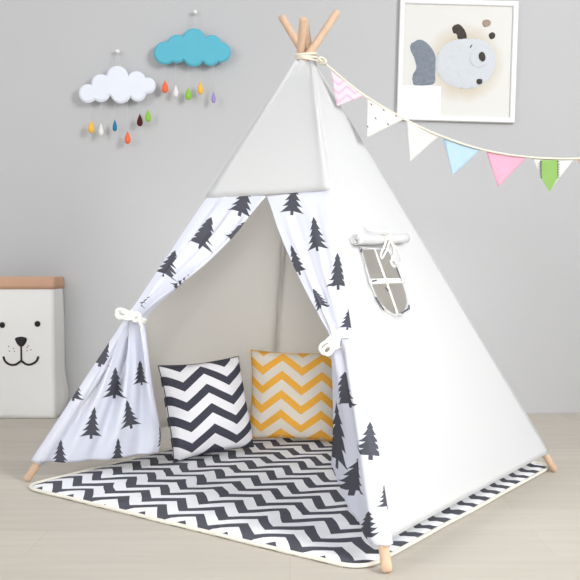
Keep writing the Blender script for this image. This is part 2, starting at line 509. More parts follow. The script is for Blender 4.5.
# curtains --------------------------------------------------------------
BU = (L('B', .5) - L('A', .5)).normalized()
def pole_pt(k, py, dx=0):
    z = .5; lo, hi = 0.0, 1.3
    for _ in range(40):
        z = (lo + hi) / 2
        if pix(L(k, z))[1] > py: lo = z
        else: hi = z
    return L(k, z)
pF = L('A', .3) + n_f * (SR - .002)
def fplane(x, y, lift=0): return on_plane(x, y, pF + n_f * lift, n_f)
def curtain(rows, itie, folds, amp_fn, name_lower_basis, trees_u, trees_l, label, side=1, NU=64, SUB=5):
    # rows: (pole point, mid point or None, free point)
    P0 = spline([r[0] for r in rows], SUB); P2 = spline([r[2] for r in rows], SUB)
    PM = spline([(r[1] if r[1] is not None else (r[0] - BU * side * SR * 2.0 + r[2]) / 2) for r in rows], SUB)
    PW = spline([(r[3] if len(r) > 3 else r[0] - BU * (side * SR * 2.0)) for r in rows], SUB)
    PK = spline([(r[4] if len(r) > 3 else r[0] - BU * (side * SR * 1.0) + n_f * .0012) for r in rows], SUB)
    NV = len(P0); vt = itie * SUB
    bu = (L('B', .5) - L('A', .5)).normalized(); bv = n_f.cross(bu).normalized(); bv = bv if bv.z > 0 else -bv
    lu, lv = name_lower_basis
    ln = lu.cross(lv).normalized()
    if ln.dot(O - P0[-1]) < 0: ln = -ln
    vs, uu, ul, flat = [], [], [], []
    for j in range(NV):
        q = j / (NV - 1)
        nn = n_f if j <= vt else n_f.lerp(ln, min(1, (j - vt) / (NV - 1 - vt) * 1.6)).normalized()
        for i in range(NU + 1):
            u = i / NU
            a, m, b = P0[j], PM[j], P2[j]
            wp, kp = PW[j], PK[j]          # the cloth first wraps over the front of the pole sleeve
            xa, xw, xb = pix(a)[0], pix(wp)[0], pix(b)[0]
            u0 = min(.5, max(.08, abs(xa - xw) / (abs(xa - xw) + abs(xw - xb) + 1e-6)))
            if u < u0: q0 = u / u0; p = a * (1 - q0) ** 2 + kp * 2 * q0 * (1 - q0) + wp * q0 * q0
            else:
                q1 = (u - u0) / (1 - u0); c = 2 * m - (wp + b) / 2
                p = wp * (1 - q1) ** 2 + c * 2 * q1 * (1 - q1) + b * q1 * q1
            wid = (a - b).length
            env = min(1, max(0, u - u0) * 9) * min(1, (1 - u) * 9 + .45)
            flat.append(p); w = p - APEX
            p = p + nn * (amp_fn(j, vt, NV) * env * (math.sin(2 * math.pi * folds * u + .8) + .4 * math.sin(2 * math.pi * folds * 1.9 * u + 2.1 + 1.5 * q)))
            vs.append(p)
            uu.append((w.dot(bu), w.dot(bv))); ul.append((u * .4 + 5, w.dot(lv)))
    fs, isl = [], []
    for j in range(NV - 1):
        for i in range(NU):
            a = j * (NU + 1) + i; fs.append((a, a + 1, a + NU + 2, a + NU + 1)); isl.append(j >= vt)
    px = [pix(v) for v in flat]
    def find(x, y, low):
        if not low:
            w = fplane(x, y) - APEX; return (w.dot(bu), w.dot(bv))
        rng = range((vt if low else 0) * (NU + 1), (NV if low else vt + 1) * (NU + 1))
        # local affine fit from the nearest vertex so points just off the cloth work too
        i0 = min(rng, key=lambda i: (px[i][0] - x) ** 2 + (px[i][1] - y) ** 2)
        tab = ul if low else uu
        j, i = divmod(i0, NU + 1)
        i = min(max(i, 1), NU - 1); j = min(max(j, (vt if low else 0) + 1), (NV - 1 if low else vt) - 1)
        c = j * (NU + 1) + i; k1 = 4 if 4 <= i <= NU - 4 else 1
        A, B_ = c + k1, c - k1; C_, D_ = c + NU + 1, c - NU - 1
        ax_, ay_ = px[A][0] - px[B_][0], px[A][1] - px[B_][1]; bx_, by_ = px[C_][0] - px[D_][0], px[C_][1] - px[D_][1]
        det = ax_ * by_ - ay_ * bx_
        if abs(det) < 1e-3: return tab[i0]
        dx, dy = x - px[c][0], y - px[c][1]
        g = (dx * by_ - dy * bx_) / det; h = (ax_ * dy - ay_ * dx) / det
        return (tab[c][0] + g * (tab[A][0] - tab[B_][0]) + h * (tab[C_][0] - tab[D_][0]), tab[c][1] + g * (tab[A][1] - tab[B_][1]) + h * (tab[C_][1] - tab[D_][1]))
    lst = []
    for low, tr in ((False, trees_u), (True, trees_l)):
        for (bx, by, tx, ty, w) in tr:
            # centre and image-space directions taken from the cloth where the tree is printed
            cx, cy = (bx + tx) / 2, (by + ty) / 2
            ccx = cx; e = 1.5
            c_ = find(ccx, cy, low); d1 = find(ccx + 3, cy, low); d2 = find(ccx, cy + 3, low)
            J = ((d1[0] - c_[0]) / 3, (d1[1] - c_[1]) / 3, (d2[0] - c_[0]) / 3, (d2[1] - c_[1]) / 3)
            f = lambda X, Y: (c_[0] + J[0] * (X - cx) + J[2] * (Y - cy), c_[1] + J[1] * (X - cx) + J[3] * (Y - cy))
            B_, T_ = f(bx, by), f(tx, ty)
            ax, ay = tx - bx, ty - by
            Ja = (J[0] * ax + J[2] * ay, J[1] * ax + J[3] * ay); Jp = (J[0] * -ay + J[2] * ax, J[1] * -ay + J[3] * ax)
            det = Jp[0] * Ja[1] - Jp[1] * Ja[0]
            lst.append((B_[0], B_[1], Ja[1] / det, -Ja[0] / det, -Jp[1] / det, Jp[0] / det, w))
    mt = fabric('fir_tree_print_cloth', PRINT, CHAR, trees_mask(lst), trans=.12, wr=5, wstr=.15)
    o = mk('curtain', vs, fs, mt, tent, solid=.001, loopuv=lambda pi, vi: ul[vi] if isl[pi] else uu[vi])
    o['label'] = label
    return o, P0, P2

def rowsL():
    up = [(192, (266, 196)), (214, (250, 216)), (235, (234, 237)), (264, (206, 265)), (290, (174, 291)), (306, (153, 308))]
    rows = []
    for py, fr in up:
        rows.append((pole_pt('A', py) + n_f * (SR * 1.12) - BU * SR * .72, None, fplane(*fr, -.004)))
    rows[0] = (rows[0][0] - n_f * SR * .22, None, rows[0][2])
    n0 = len(rows)
    rows.append((pole_pt('A', 317) + n_f * SR * 1.35 - BU * SR * .75, None, at(144, 320, 2.575)))
    for py, fr, Y in ((328, (147, 333), 2.59), (350, (149.5, 358), 2.61), (380, (153.5, 390), 2.64), (410, (158, 415), 2.67), (440, (160.5, 436), 2.69), (463, (158.5, 452), 2.70)):
        a = pole_pt('A', py) + n_f * (SR * 1.25) - BU * SR * .8; b = at(fr[0], fr[1], Y); k = (py - 317) / 146
        m = (a + b) / 2 + V((0, 0, -.012 * k)); rows.append((a, m, b))
    return rows, n0
rl, it = rowsL()
low_u = V((.93, .30, 0)).normalized(); low_v = V((.0, 0, 1))
def ampL(j, vt, NV):
    if j <= vt: k = j / vt; return .017 * k
    k = (j - vt) / (NV - 1 - vt); return .012 * (1 - k) + .008 + .006 * math.sin(math.pi * k)
curtL, P0L, P2L = curtain(rl, it, 3.2, ampL, (low_u, low_v),
    [(238.5, 215.5, 249, 183, 1.0), (199, 248.5, 213, 218, 1.05), (165, 278, 177, 251, 1.1), (226, 240, 252, 217, .45), (172, 288, 198, 268, .32), (142, 307, 160, 291, .4)],
    [(99, 367, 108, 342, 1.1), (114, 399.5, 115, 367, .9), (90.5, 438.5, 93.5, 406, .9), (141, 385.5, 138.5, 360, .8), (131, 428.5, 126, 399, .95), (60, 467, 60.5, 440, .95), (117, 466, 118, 437, .8), (73, 401, 78, 376, 1.0), (163, 447, 160, 426, .7)],
    'printed curtain gathered to the left pole', side=-1)

def rowsR():
    up = [(192, (267, 196)), (214, (273, 214)), (232, (279, 232)), (262, (292, 263)), (292, (306, 292)), (318, (321, 320)), (332, (328, 333))]
    rows = [(pole_pt('B', py) + n_f * (SR * 1.12) + BU * SR * .7, None, fplane(*fr, -.004)) for py, fr in up]
    rows[0] = (rows[0][0] - n_f * SR * .22, None, rows[0][2])
    n0 = len(rows)
    rows.append((pole_pt('B', 342) + n_f * SR * 1.35 + BU * SR * .9, None, at(330.5, 343, pole_pt('B', 342).y + .01)))
    for py, fr, Y, mp in ((352, (330, 353), 2.20, None), (375, (331, 377), 2.26, None), (405, (331.5, 400), 2.33, None), (440, (332, 422), 2.40, (351, 437, 2.20)), (480, (331.5, 442), 2.45, (352, 466, 2.16)), (520, (331, 456), 2.48, (353, 492, 2.11)), (547, (330.5, 464), 2.50, (354, 516, 2.05))):
        pc = pole_pt('B', py); k = min(1, (py - 342) / 60)
        a = pc + (n_f * 1.3 + BU * .8).lerp(n_r * 1.45 + e1 * .35, k) * SR; b = at(fr[0], fr[1], Y)
        rows.append((a, at(*mp) if mp else None, b, pc + n_f * SR * 1.3 - BU * SR * 1.0, pc + (n_f * 1.3).lerp(n_f * 1.75 + BU * 1.6, k) * SR))
    return rows, n0
rr_, itr = rowsR()
rlu = V((.35, -.93, 0)).normalized()
rlu = V((.55, -.83, 0)).normalized()
def ampR(j, vt, NV):
    if j <= vt: k = j / vt; return .013 * k ** 1.5
    k = (j - vt) / (NV - 1 - vt); return .009 * (1 - k) + .004
curtR, P0R, P2R = curtain(rr_, itr, 2.7, ampR, (rlu, V((0, 0, 1))),
    [(291, 214.5, 293, 181, 1.0), (317.5, 251, 313, 216, .85), (299, 274, 290, 244, .8), (338, 289.5, 337, 252, .85), (322, 309, 314, 289, 1.1), (347, 330, 350, 306, 1.0)],
    [(349, 408, 343, 371, .55), (337, 467, 338.5, 399, .6), (371, 460, 370, 421, 1.0), (352.5, 495, 358, 453, .8), (388, 509, 384, 484, .9), (367, 540, 369, 510, .85), (337, 372, 336, 352, .01)],
    'printed curtain gathered to the near pole')

# cords tying the curtains
def ring_around(c, d, rx, ry, upv, n=14):
    s = d.cross(upv).normalized(); u2 = s.cross(d).normalized()
    return [c + s * rx * math.cos(2 * math.pi * k / n) + u2 * ry * math.sin(2 * math.pi * k / n) for k in range(n)]
pa = pole_pt('A', 316); ca = pa.lerp(at(144, 319, 2.575), .45) + n_f * .006
dA = (L('A', .6) - L('A', .3)).normalized()
for o_ in (-.004, .004):
    c = ca + dA * o_
    sdir = (at(146, 319, 2.57) - pa).normalized()
    nn = dA.cross(sdir).normalized(); s2 = nn.cross(dA).normalized()
    tube('curtain_tie', spline([c + s2 * .026 * math.cos(a) + nn * .024 * math.sin(a) for a in [2 * math.pi * j / 12 for j in range(12)]], 4, True), .0042, M['cotton_tape'], tent, 8, True)
Yk = ca.y - .035
def cord(name, pxs, Y, r=.004, wav=.004):
    return tube(name, spline([at(x, y, Y + wav * math.sin(i * 2.1)) for i, (x, y) in enumerate(pxs)], 8), r, M['cotton_tape'], tent, 8)
cord('tie_bow', [(135, 316), (128, 316), (120, 318), (116.5, 315), (118, 311), (123, 312), (130, 314), (137, 316)], Yk, .0052)
cord('tie_bow', [(137, 316), (130, 313), (122, 309.5), (117, 310.5), (118, 315), (126, 319), (134, 318)], Yk - .006, .0050)
cord('tie_bow', [(134, 320), (139, 322), (142, 326), (141, 331)], Yk, .004)
cord('tie_knot', [(135, 313), (139, 315), (138, 320), (134, 320), (134, 315), (138, 314)], Yk, .0065)

pb = pole_pt('B', 341); cb_ = pb.lerp(at(331, 342, pb.y + .01), .48) + n_f * .004
dB = (L('B', .6) - L('B', .3)).normalized()
for o_ in (-.003, .004):
    c = cb_ + dB * o_
    sdir = (at(331, 342, pb.y) - pb).normalized(); nn = dB.cross(sdir).normalized(); s2 = nn.cross(dB).normalized()
    tube('curtain_tie', spline([c + s2 * .037 * math.cos(a) + nn * .026 * math.sin(a) for a in [2 * math.pi * j / 12 for j in range(12)]], 4, True), .0036, M['cotton_tape'], tent, 8, True)
Yk = cb_.y - .045
cord('tie_bow', [(335, 343), (329, 341), (322, 344), (320, 349), (324, 354), (330, 352), (333, 346)], Yk, .0040)
cord('tie_bow', [(334, 344), (327, 346), (323, 351), (328, 355), (333, 350), (334, 343)], Yk - .010, .0036)
cord('tie_bow', [(334, 342), (333, 336), (336, 332), (340, 334), (339, 340), (335, 344)], Yk - .004, .0040)
cord('tie_knot', [(332, 341), (337, 342), (337, 347), (331, 347), (331, 342), (336, 343)], Yk, .0055)

# lashing at the crossing of the poles
zc = APEX.z - .006
for i, zz in enumerate((-.012, -.004, .004)):
    rad = .032
    tube('pole_lashing', spline([V((APEX.x, APEX.y, zc + zz)) + V((rad * math.cos(a), rad * math.sin(a), .003 * math.sin(2 * a + i))) for a in [2 * math.pi * j / 12 for j in range(12)]], 4, True), .0042, M['twine'], tent, 8, True)

# ------------------------------------------------------------------ mat
def rpoly(corners, rad, n=8):
    out = []; N = len(corners)
    for i, c in enumerate(corners):
        a = corners[i - 1]; b = corners[(i + 1) % N]
        da = (a - c).normalized(); db = (b - c).normalized()
        p, q = c + da * rad, c + db * rad
        for k in range(n + 1):
            t = k / n; out.append(p * (1 - t) ** 2 + c * 2 * t * (1 - t) + q * t * t)
    # add intermediate points along the sides
    res = []
    for i, p in enumerate(out):
        q = out[(i + 1) % len(out)]; res.append(p); d = (q - p).length; m = int(d / .03)
        for k in range(1, m): res.append(p.lerp(q, k / m))
    return res
mc = [ground(22, 486, .008), ground(363, 569, .008), ground(553.5, 464.8, .008), V((-.10, 3.46, .008))]
mc = [V((c.x, c.y)) for c in mc]
ol = rpoly(mc, .07)
cen = sum(ol, V((0, 0))) / len(ol)
ol = [p + (p - cen).normalized() * (.0035 * noise.noise(V((p.x * 5, p.y * 5, 2)))) for p in ol]
olt = [tuple(p) for p in ol]
mat_o = empty('floor_mat', (cen.x, cen.y, 0))
tag(mat_o, 'square padded play mat with charcoal and white chevrons and cream edge, lying under the tent', 'floor mat')
vo, fo = cdt(olt, step=.025)
ud = (mc[1] - mc[0]).normalized(); vd = V((-ud.y, ud.x)); 
def matz(x, y, d):
    return .0025 + .009 * min(1, d / .03) ** .5 + min(1, d / .05) * .0028 * (noise.noise(V((x * 5, y * 16, 1))) + noise.noise(V((x * 14, y * 10, 5))) * .6)
vs = []; uv = []
for v in vo:
    d = dist_poly(v, olt); vs.append((v.x, v.y, matz(v.x, v.y, d))); r = v - mc[0]; uv.append((r.dot(ud), r.dot(vd)))
nb = len(vs)
rim = list(range(len(olt)))
# rim vertices come first in the triangulation
low = []
for i in rim: vs.append((vs[i][0], vs[i][1], .0008)); uv.append(uv[i])
fs = list(fo) + [(rim[i], nb + i, nb + (i + 1) % len(rim), rim[(i + 1) % len(rim)]) for i in range(len(rim))] + [tuple(nb + i for i in range(len(rim)))[::-1]]
mk('mat_pad', vs, fs, M['mat'], mat_o, uvs=uv)
tube('edge_binding', [V((p.x, p.y, .0065)) for p in ol], .0050, M['piping'], mat_o, 8, True)

# ------------------------------------------------------------------ pillows
def pillow(name, size, thick, loc, yaw, lean, roll, mat, label, pin=.06, tagp=False):
    root = empty(name, loc); N = 44; vs = []; uvs = []; idx = {}
    def P(u, v, side):
        # u, v in -1..1
        edge = (1 - abs(u) ** 2.6) * (1 - abs(v) ** 2.6)
        px = u * (1 - pin * (1 - abs(u)) * 0 - pin * (1 - v * v) * abs(u) ** 3)
        pz = v * (1 - pin * (1 - u * u) * abs(v) ** 3)
        y = side * thick / 2 * max(0, edge) ** .42
        y += side * .004 * noise.noise(V((u * 3 + loc[0] * 9, v * 3, side))) * max(0, edge) ** .3
        w = noise.noise(V((u * 1.3 + loc[0] * 5, v * 1.3, 7))) * .008
        return V((px * size / 2, y + w, pz * size / 2))
    fs = []
    for side in (-1, 1):
        for j in range(N + 1):
            for i in range(N + 1):
                u, v = -1 + 2 * i / N, -1 + 2 * j / N
                if side == 1 and (i in (0, N) or j in (0, N)): idx[(1, i, j)] = idx[(-1, i, j)]; continue
                idx[(side, i, j)] = len(vs); vs.append(P(u, v, side)); uvs.append((u * size / 2 + .5, v * size / 2 + .5))
        for j in range(N):
            for i in range(N): fs.append(tuple(idx[(side, a, b)] for a, b in ((i, j), (i + 1, j), (i + 1, j + 1), (i, j + 1))))
    R = Matrix.Rotation(yaw, 3, 'Z') @ Matrix.Rotation(lean, 3, 'X') @ Matrix.Rotation(roll, 3, 'Y')
    W = [R @ v for v in vs]; zmin = min(w.z for w in W); base_ = V(loc)
    W = [base_ + w + V((0, 0, -zmin)) for w in W]
    mk('pillow_cover', W, fs, mat, root, uvs=uvs)
    ring = [R @ (P(u, v, -1)) for u, v in [(-1 + 2 * i / N, -1) for i in range(N)] + [(1, -1 + 2 * i / N) for i in range(N)] + [(1 - 2 * i / N, 1) for i in range(N)] + [(-1, 1 - 2 * i / N) for i in range(N)]]
    ring = [base_ + w + V((0, 0, -zmin)) for w in ring]
    tube('seam', ring, .0018, mat, root, 6, True)
    tag(root, label, 'pillow', 'chevron pillows inside the tent'); return root
pillow('throw_pillow', .322, .120, (-.283, 2.895, .0135), math.radians(37), math.radians(-15), math.radians(-2), M['pillow_black'],
       'square throw pillow with charcoal and white chevrons, left of the yellow one on the mat')
pillow('throw_pillow', .328, .115, (.013, 3.125, .0135), math.radians(-5), math.radians(-6), math.radians(1), M['pillow_yellow'],
       'square throw pillow with mustard yellow and cream chevrons, at the back of the tent')

# ------------------------------------------------------------------ paper bag
def bag():
    Yf = 3.655; D = .135; xc = at(20.5, 340, Yf).x; hw = at(54.5, 340, Yf).x - xc; H = at(30, 277, Yf).z
    root = empty('paper_storage_bag', (xc, Yf + D / 2, 0))
    tag(root, 'white paper storage bag with a smiling bear face and brown folded rim, against the wall', 'paper bag')
    root['category'] = 'bag'
    zc_ = H - .052
    # ring of points around the bag, gusset folded in at the sides
    def ring(z, ex=0.0, off=0.0):
        k = z / H; pts = []
        n1, n2 = 16, 8
        g = .012 * math.sin(math.pi * min(1, k * 1.05)) 
        for i in range(n1): pts.append((-hw + 2 * hw * i / n1, 0))
        for i in range(n2): pts.append((hw, D * i / n2))
        for i in range(n1): pts.append((hw - 2 * hw * i / n1, D))
        for i in range(n2): pts.append((-hw, D - D * i / n2))
        out = []
        for (x, y) in pts:
            bulg = 0
            if abs(abs(x) - hw) < 1e-6:
                s = 1 if x > 0 else -1
                q = math.sin(math.pi * y / D)
                bx = s * (.010 * math.sin(math.pi * k) + .022 * math.exp(-((k - .14) / .12) ** 2)) * min(1, y / D * 2)
                x = x + bx - s * .010 * q * k
            nz = noise.noise(V((x * 6, y * 6, z * 7))) * .006 * math.sin(math.pi * min(1, k)) + noise.noise(V((x * 20, y * 20, z * 16))) * .0018
            y2 = y + (-.006 * math.sin(math.pi * (x + hw) / (2 * hw)) * math.sin(math.pi * k) + nz if y < D / 2 else 0)
            cx = 1 + ex / hw; cy = ex
            X = x * cx; Yy = y2 + (ex if y > D / 2 else -ex if y < 1e-6 else 0)
            out.append(V((xc + X, Yf + Yy, z)))
        return out
    nz_ = 30; zs = [.0015 + (zc_ + .03) * i / nz_ for i in range(nz_ + 1)]
    vs, fs = [], []
    for z in zs: vs += ring(z)
    m = len(ring(.1))
    for j in range(nz_):
        for i in range(m): fs.append((j * m + i, j * m + (i + 1) % m, (j + 1) * m + (i + 1) % m, (j + 1) * m + i))
    fs.append(tuple(range(m))[::-1])
    b = mk('bag_body', vs, fs, M['paper'], root, solid=.0015, off=-1)
    # rolled brown rim: outside, over the top, inside
    vs, fs = [], []; prof = [(.003, zc_), (.0045, zc_ + .02), (.0045, H - .006), (.003, H), (-.002, H), (-.005, H - .006), (-.006, H - .05)]
    for ex, z in prof: vs += ring(z, ex)
    for j in range(len(prof) - 1):
        for i in range(m): fs.append((j * m + i, j * m + (i + 1) % m, (j + 1) * m + (i + 1) % m, (j + 1) * m + i))
    mk('folded_rim', vs, fs, M['kraft'], root, solid=.001)
    # printed face, lying on the front
    yf = lambda x, z: Yf - .006 * math.sin(math.pi * (x - xc + hw) / (2 * hw)) * math.sin(math.pi * z / H) + noise.noise(V(((x - xc) * 6, 0, z * 7))) * .006 * math.sin(math.pi * z / H) - .0022
    def decal(name, pts, label=None):
        w = [at(x, y, Yf - .004) for x, y in pts]
        o2 = [(p.x, p.z) for p in w]; vo, fo = cdt(o2, step=.012)
        o = mk(name, [V((v.x, yf(v.x, v.y), v.y)) for v in vo], fo, M['ink'], root, solid=.0008); 
        if label: o['label'] = label
    def ell(cx, cy, rx, ry, n=20): return [(cx + rx * math.cos(2 * math.pi * k / n), cy + ry * math.sin(2 * math.pi * k / n)) for k in range(n)]
    decal('eye', ell(2.3, 325, 2.9, 3.0)); decal('eye', ell(37.4, 323.9, 2.9, 3.0))
    decal('nose', [tuple(p)[:2] for p in spline([(15.5, 338.2, 0), (21, 336.6, 0), (26.6, 338.0, 0), (26.5, 342, 0), (23.3, 346.2, 0), (19.7, 346.2, 0), (16.3, 342, 0)], 5, True)])
    def stroke(pts, w0):
        c = [V((p[0], p[1], 0)) for p in pts]; c = spline(c, 6); a, b_ = [], []
        for i, p in enumerate(c):
            d = (c[min(len(c) - 1, i + 1)] - c[max(0, i - 1)]).normalized(); nn = V((-d.y, d.x, 0)) * w0 / 2
            a.append((p + nn)[:2]); b_.append((p - nn)[:2])
        return a + b_[::-1]
    decal('mouth', stroke([(21.4, 345), (21.5, 352), (21.6, 361.5)], 1.7))
    decal('mouth', stroke([(3.4, 356.5), (5.5, 361.5), (10.5, 364.6), (16, 364.3), (21, 361)], 2.1))
    decal('mouth', stroke([(22, 361), (27, 364.3), (32, 364), (36.5, 361), (38.6, 356.3)], 2.1))
    for x, y in ((8.8, 346.5), (13.6, 348.5), (9.6, 351), (14.6, 351.4), (27.3, 350.7), (28.6, 345.7), (31.2, 349.6), (27.4, 347.6)):
        decal('freckle', ell(x, y, .55, .55, 8))
bag()

# ------------------------------------------------------------------ cloud mobiles
def mobile(circ, offx, offy, sc, pin_px, loop_px, drops, mat, label, plabel):
    Y = WY - .045
    def q(x, y): return (x / sc + offx, y / sc + offy)
    cpx = [q(x, y) + (r / sc,) for x, y, r in circ]
    k = Y / F
    cs = []
    for x, y, r in cpx: w = at(x, y, Y); cs.append((w.x, w.z, r * k))
    o2 = circles_outline(cs, 48)
    topz = max(p[1] for p in o2); cx = sum(p[0] for p in o2) / len(o2)
    root = empty('cloud_mobile', (cx, Y, min(p[1] for p in o2)))
    tag(root, label, 'cloud mobile', 'felt cloud mobiles on the wall')
    puff('felt_cloud', o2, mat, .018, .008, .005, lambda x, z, d: V((x, Y + d, z)), root)
    tube('edge_stitching', [V((x, Y - .001, z)) for x, z in o2], .0016, mat, root, 5, True)
    pw = at(*pin_px, WY - .01)
    # hanging loop
    a, b = at(*loop_px[0], Y), at(*loop_px[1], Y)
    tube('hanging_string', [a, a.lerp(pw + V((-.004, -.012, -.002)), .6) , V((pw.x - .003, WY - .02, pw.z - .001)), V((pw.x + .003, WY - .02, pw.z - .001)), b.lerp(pw + V((.004, -.012, -.002)), .6), b], .0009, M['thread'], root, 6)
    for (x, y, hh, ww, colr) in drops:
        w = at(x, y, Y); H = hh * k; W_ = ww * k
        n = 36; ol_ = []
        for i in range(n):
            t = 2 * math.pi * i / n
            ol_.append((w.x + W_ / 2 * math.sin(t) * (math.sin(t / 2)) ** 1.3, w.z + H / 2 * math.cos(t)))
        d = puff('raindrop', ol_, M['drop_' + colr], W_ * .6, W_ * .4, .0045, lambda x_, z_, dd: V((x_, Y + dd, z_)), root)
        d['label'] = colr + ' felt raindrop'
        # thread up into the cloud
        zt_ = max([p[1] for p in o2 if abs(p[0] - w.x) < .012 and p[1] < cs[0][1]] or [min(p[1] for p in o2) + .01])
        tb = V((w.x, Y, w.z + H / 2)); te = V((min(max(w.x, min(p[0] for p in o2) + .02), max(p[0] for p in o2) - .02), Y, zt_ + .006))
        th = tube('thread', [tb, tb.lerp(te, .5), te], .0006, M['thread'], root, 5)
    # pin
    pr = empty('push_pin', (pw.x, WY, pw.z)); tag(pr, plabel, 'push pin', 'push pins holding the cloud mobiles')
    vs, fs = [], []; prof = [(0, .030), (.0075, .0295), (.0085, .027), (.0075, .025), (.0042, .023), (.0042, .014), (.008, .012), (.0085, .0098), (.0015, .0085), (.0010, -.004)]
    ns = 14
    for r, d in prof:
        for i in range(ns): vs.append(V((pw.x + max(r, 1e-4) * math.cos(2 * math.pi * i / ns), WY - d, pw.z + max(r, 1e-4) * math.sin(2 * math.pi * i / ns))))
    for j in range(len(prof) - 1):
        for i in range(ns): fs.append((j * ns + i, j * ns + (i + 1) % ns, (j + 1) * ns + (i + 1) % ns, (j + 1) * ns + i))
    mk('pin_head', vs, fs, M['pin'], pr)
mobile([(105, 253, 52), (180, 197, 54), (275, 158, 62), (385, 180, 54), (450, 207, 45), (393, 250, 47), (295, 250, 58), (180, 248, 52), (240, 215, 50), (340, 215, 50)], 70, 50, 5.8,
       (118, 52), ((115.5, 68), (121, 68)),
       [(91.2, 126.7, 13, 9, 'yellow'), (101, 129.3, 13, 7, 'white'), (114.8, 125.3, 12, 6.2, 'blue'), (127.6, 137.4, 13, 8.5, 'orange'), (139.8, 120, 12.5, 8, 'brown'), (148, 115.5, 12.5, 8, 'green')],
       M['felt_white'], 'white felt cloud with six coloured felt raindrops hanging on the grey wall', 'white push pin above the white felt cloud')
mobile([(305, 154, 32), (340, 131, 29), (388, 117, 33), (440, 131, 28), (466, 152, 28), (437, 163, 27), (388, 161, 31), (340, 156, 26), (365, 145, 26), (415, 150, 26)], 60, 0, 2.9,
       (195.5, 13), ((193, 30), (198.5, 30)),
       [(165, 86.5, 13, 9, 'orange'), (175.7, 91, 12.5, 7, 'white'), (188.3, 93.5, 13, 8.5, 'green'), (200.3, 87.8, 13, 8, 'yellow'), (213.6, 97, 12, 6, 'purple')],
       M['felt_blue'], 'turquoise felt cloud with five coloured felt raindrops hanging on the grey wall', 'white push pin above the turquoise felt cloud')

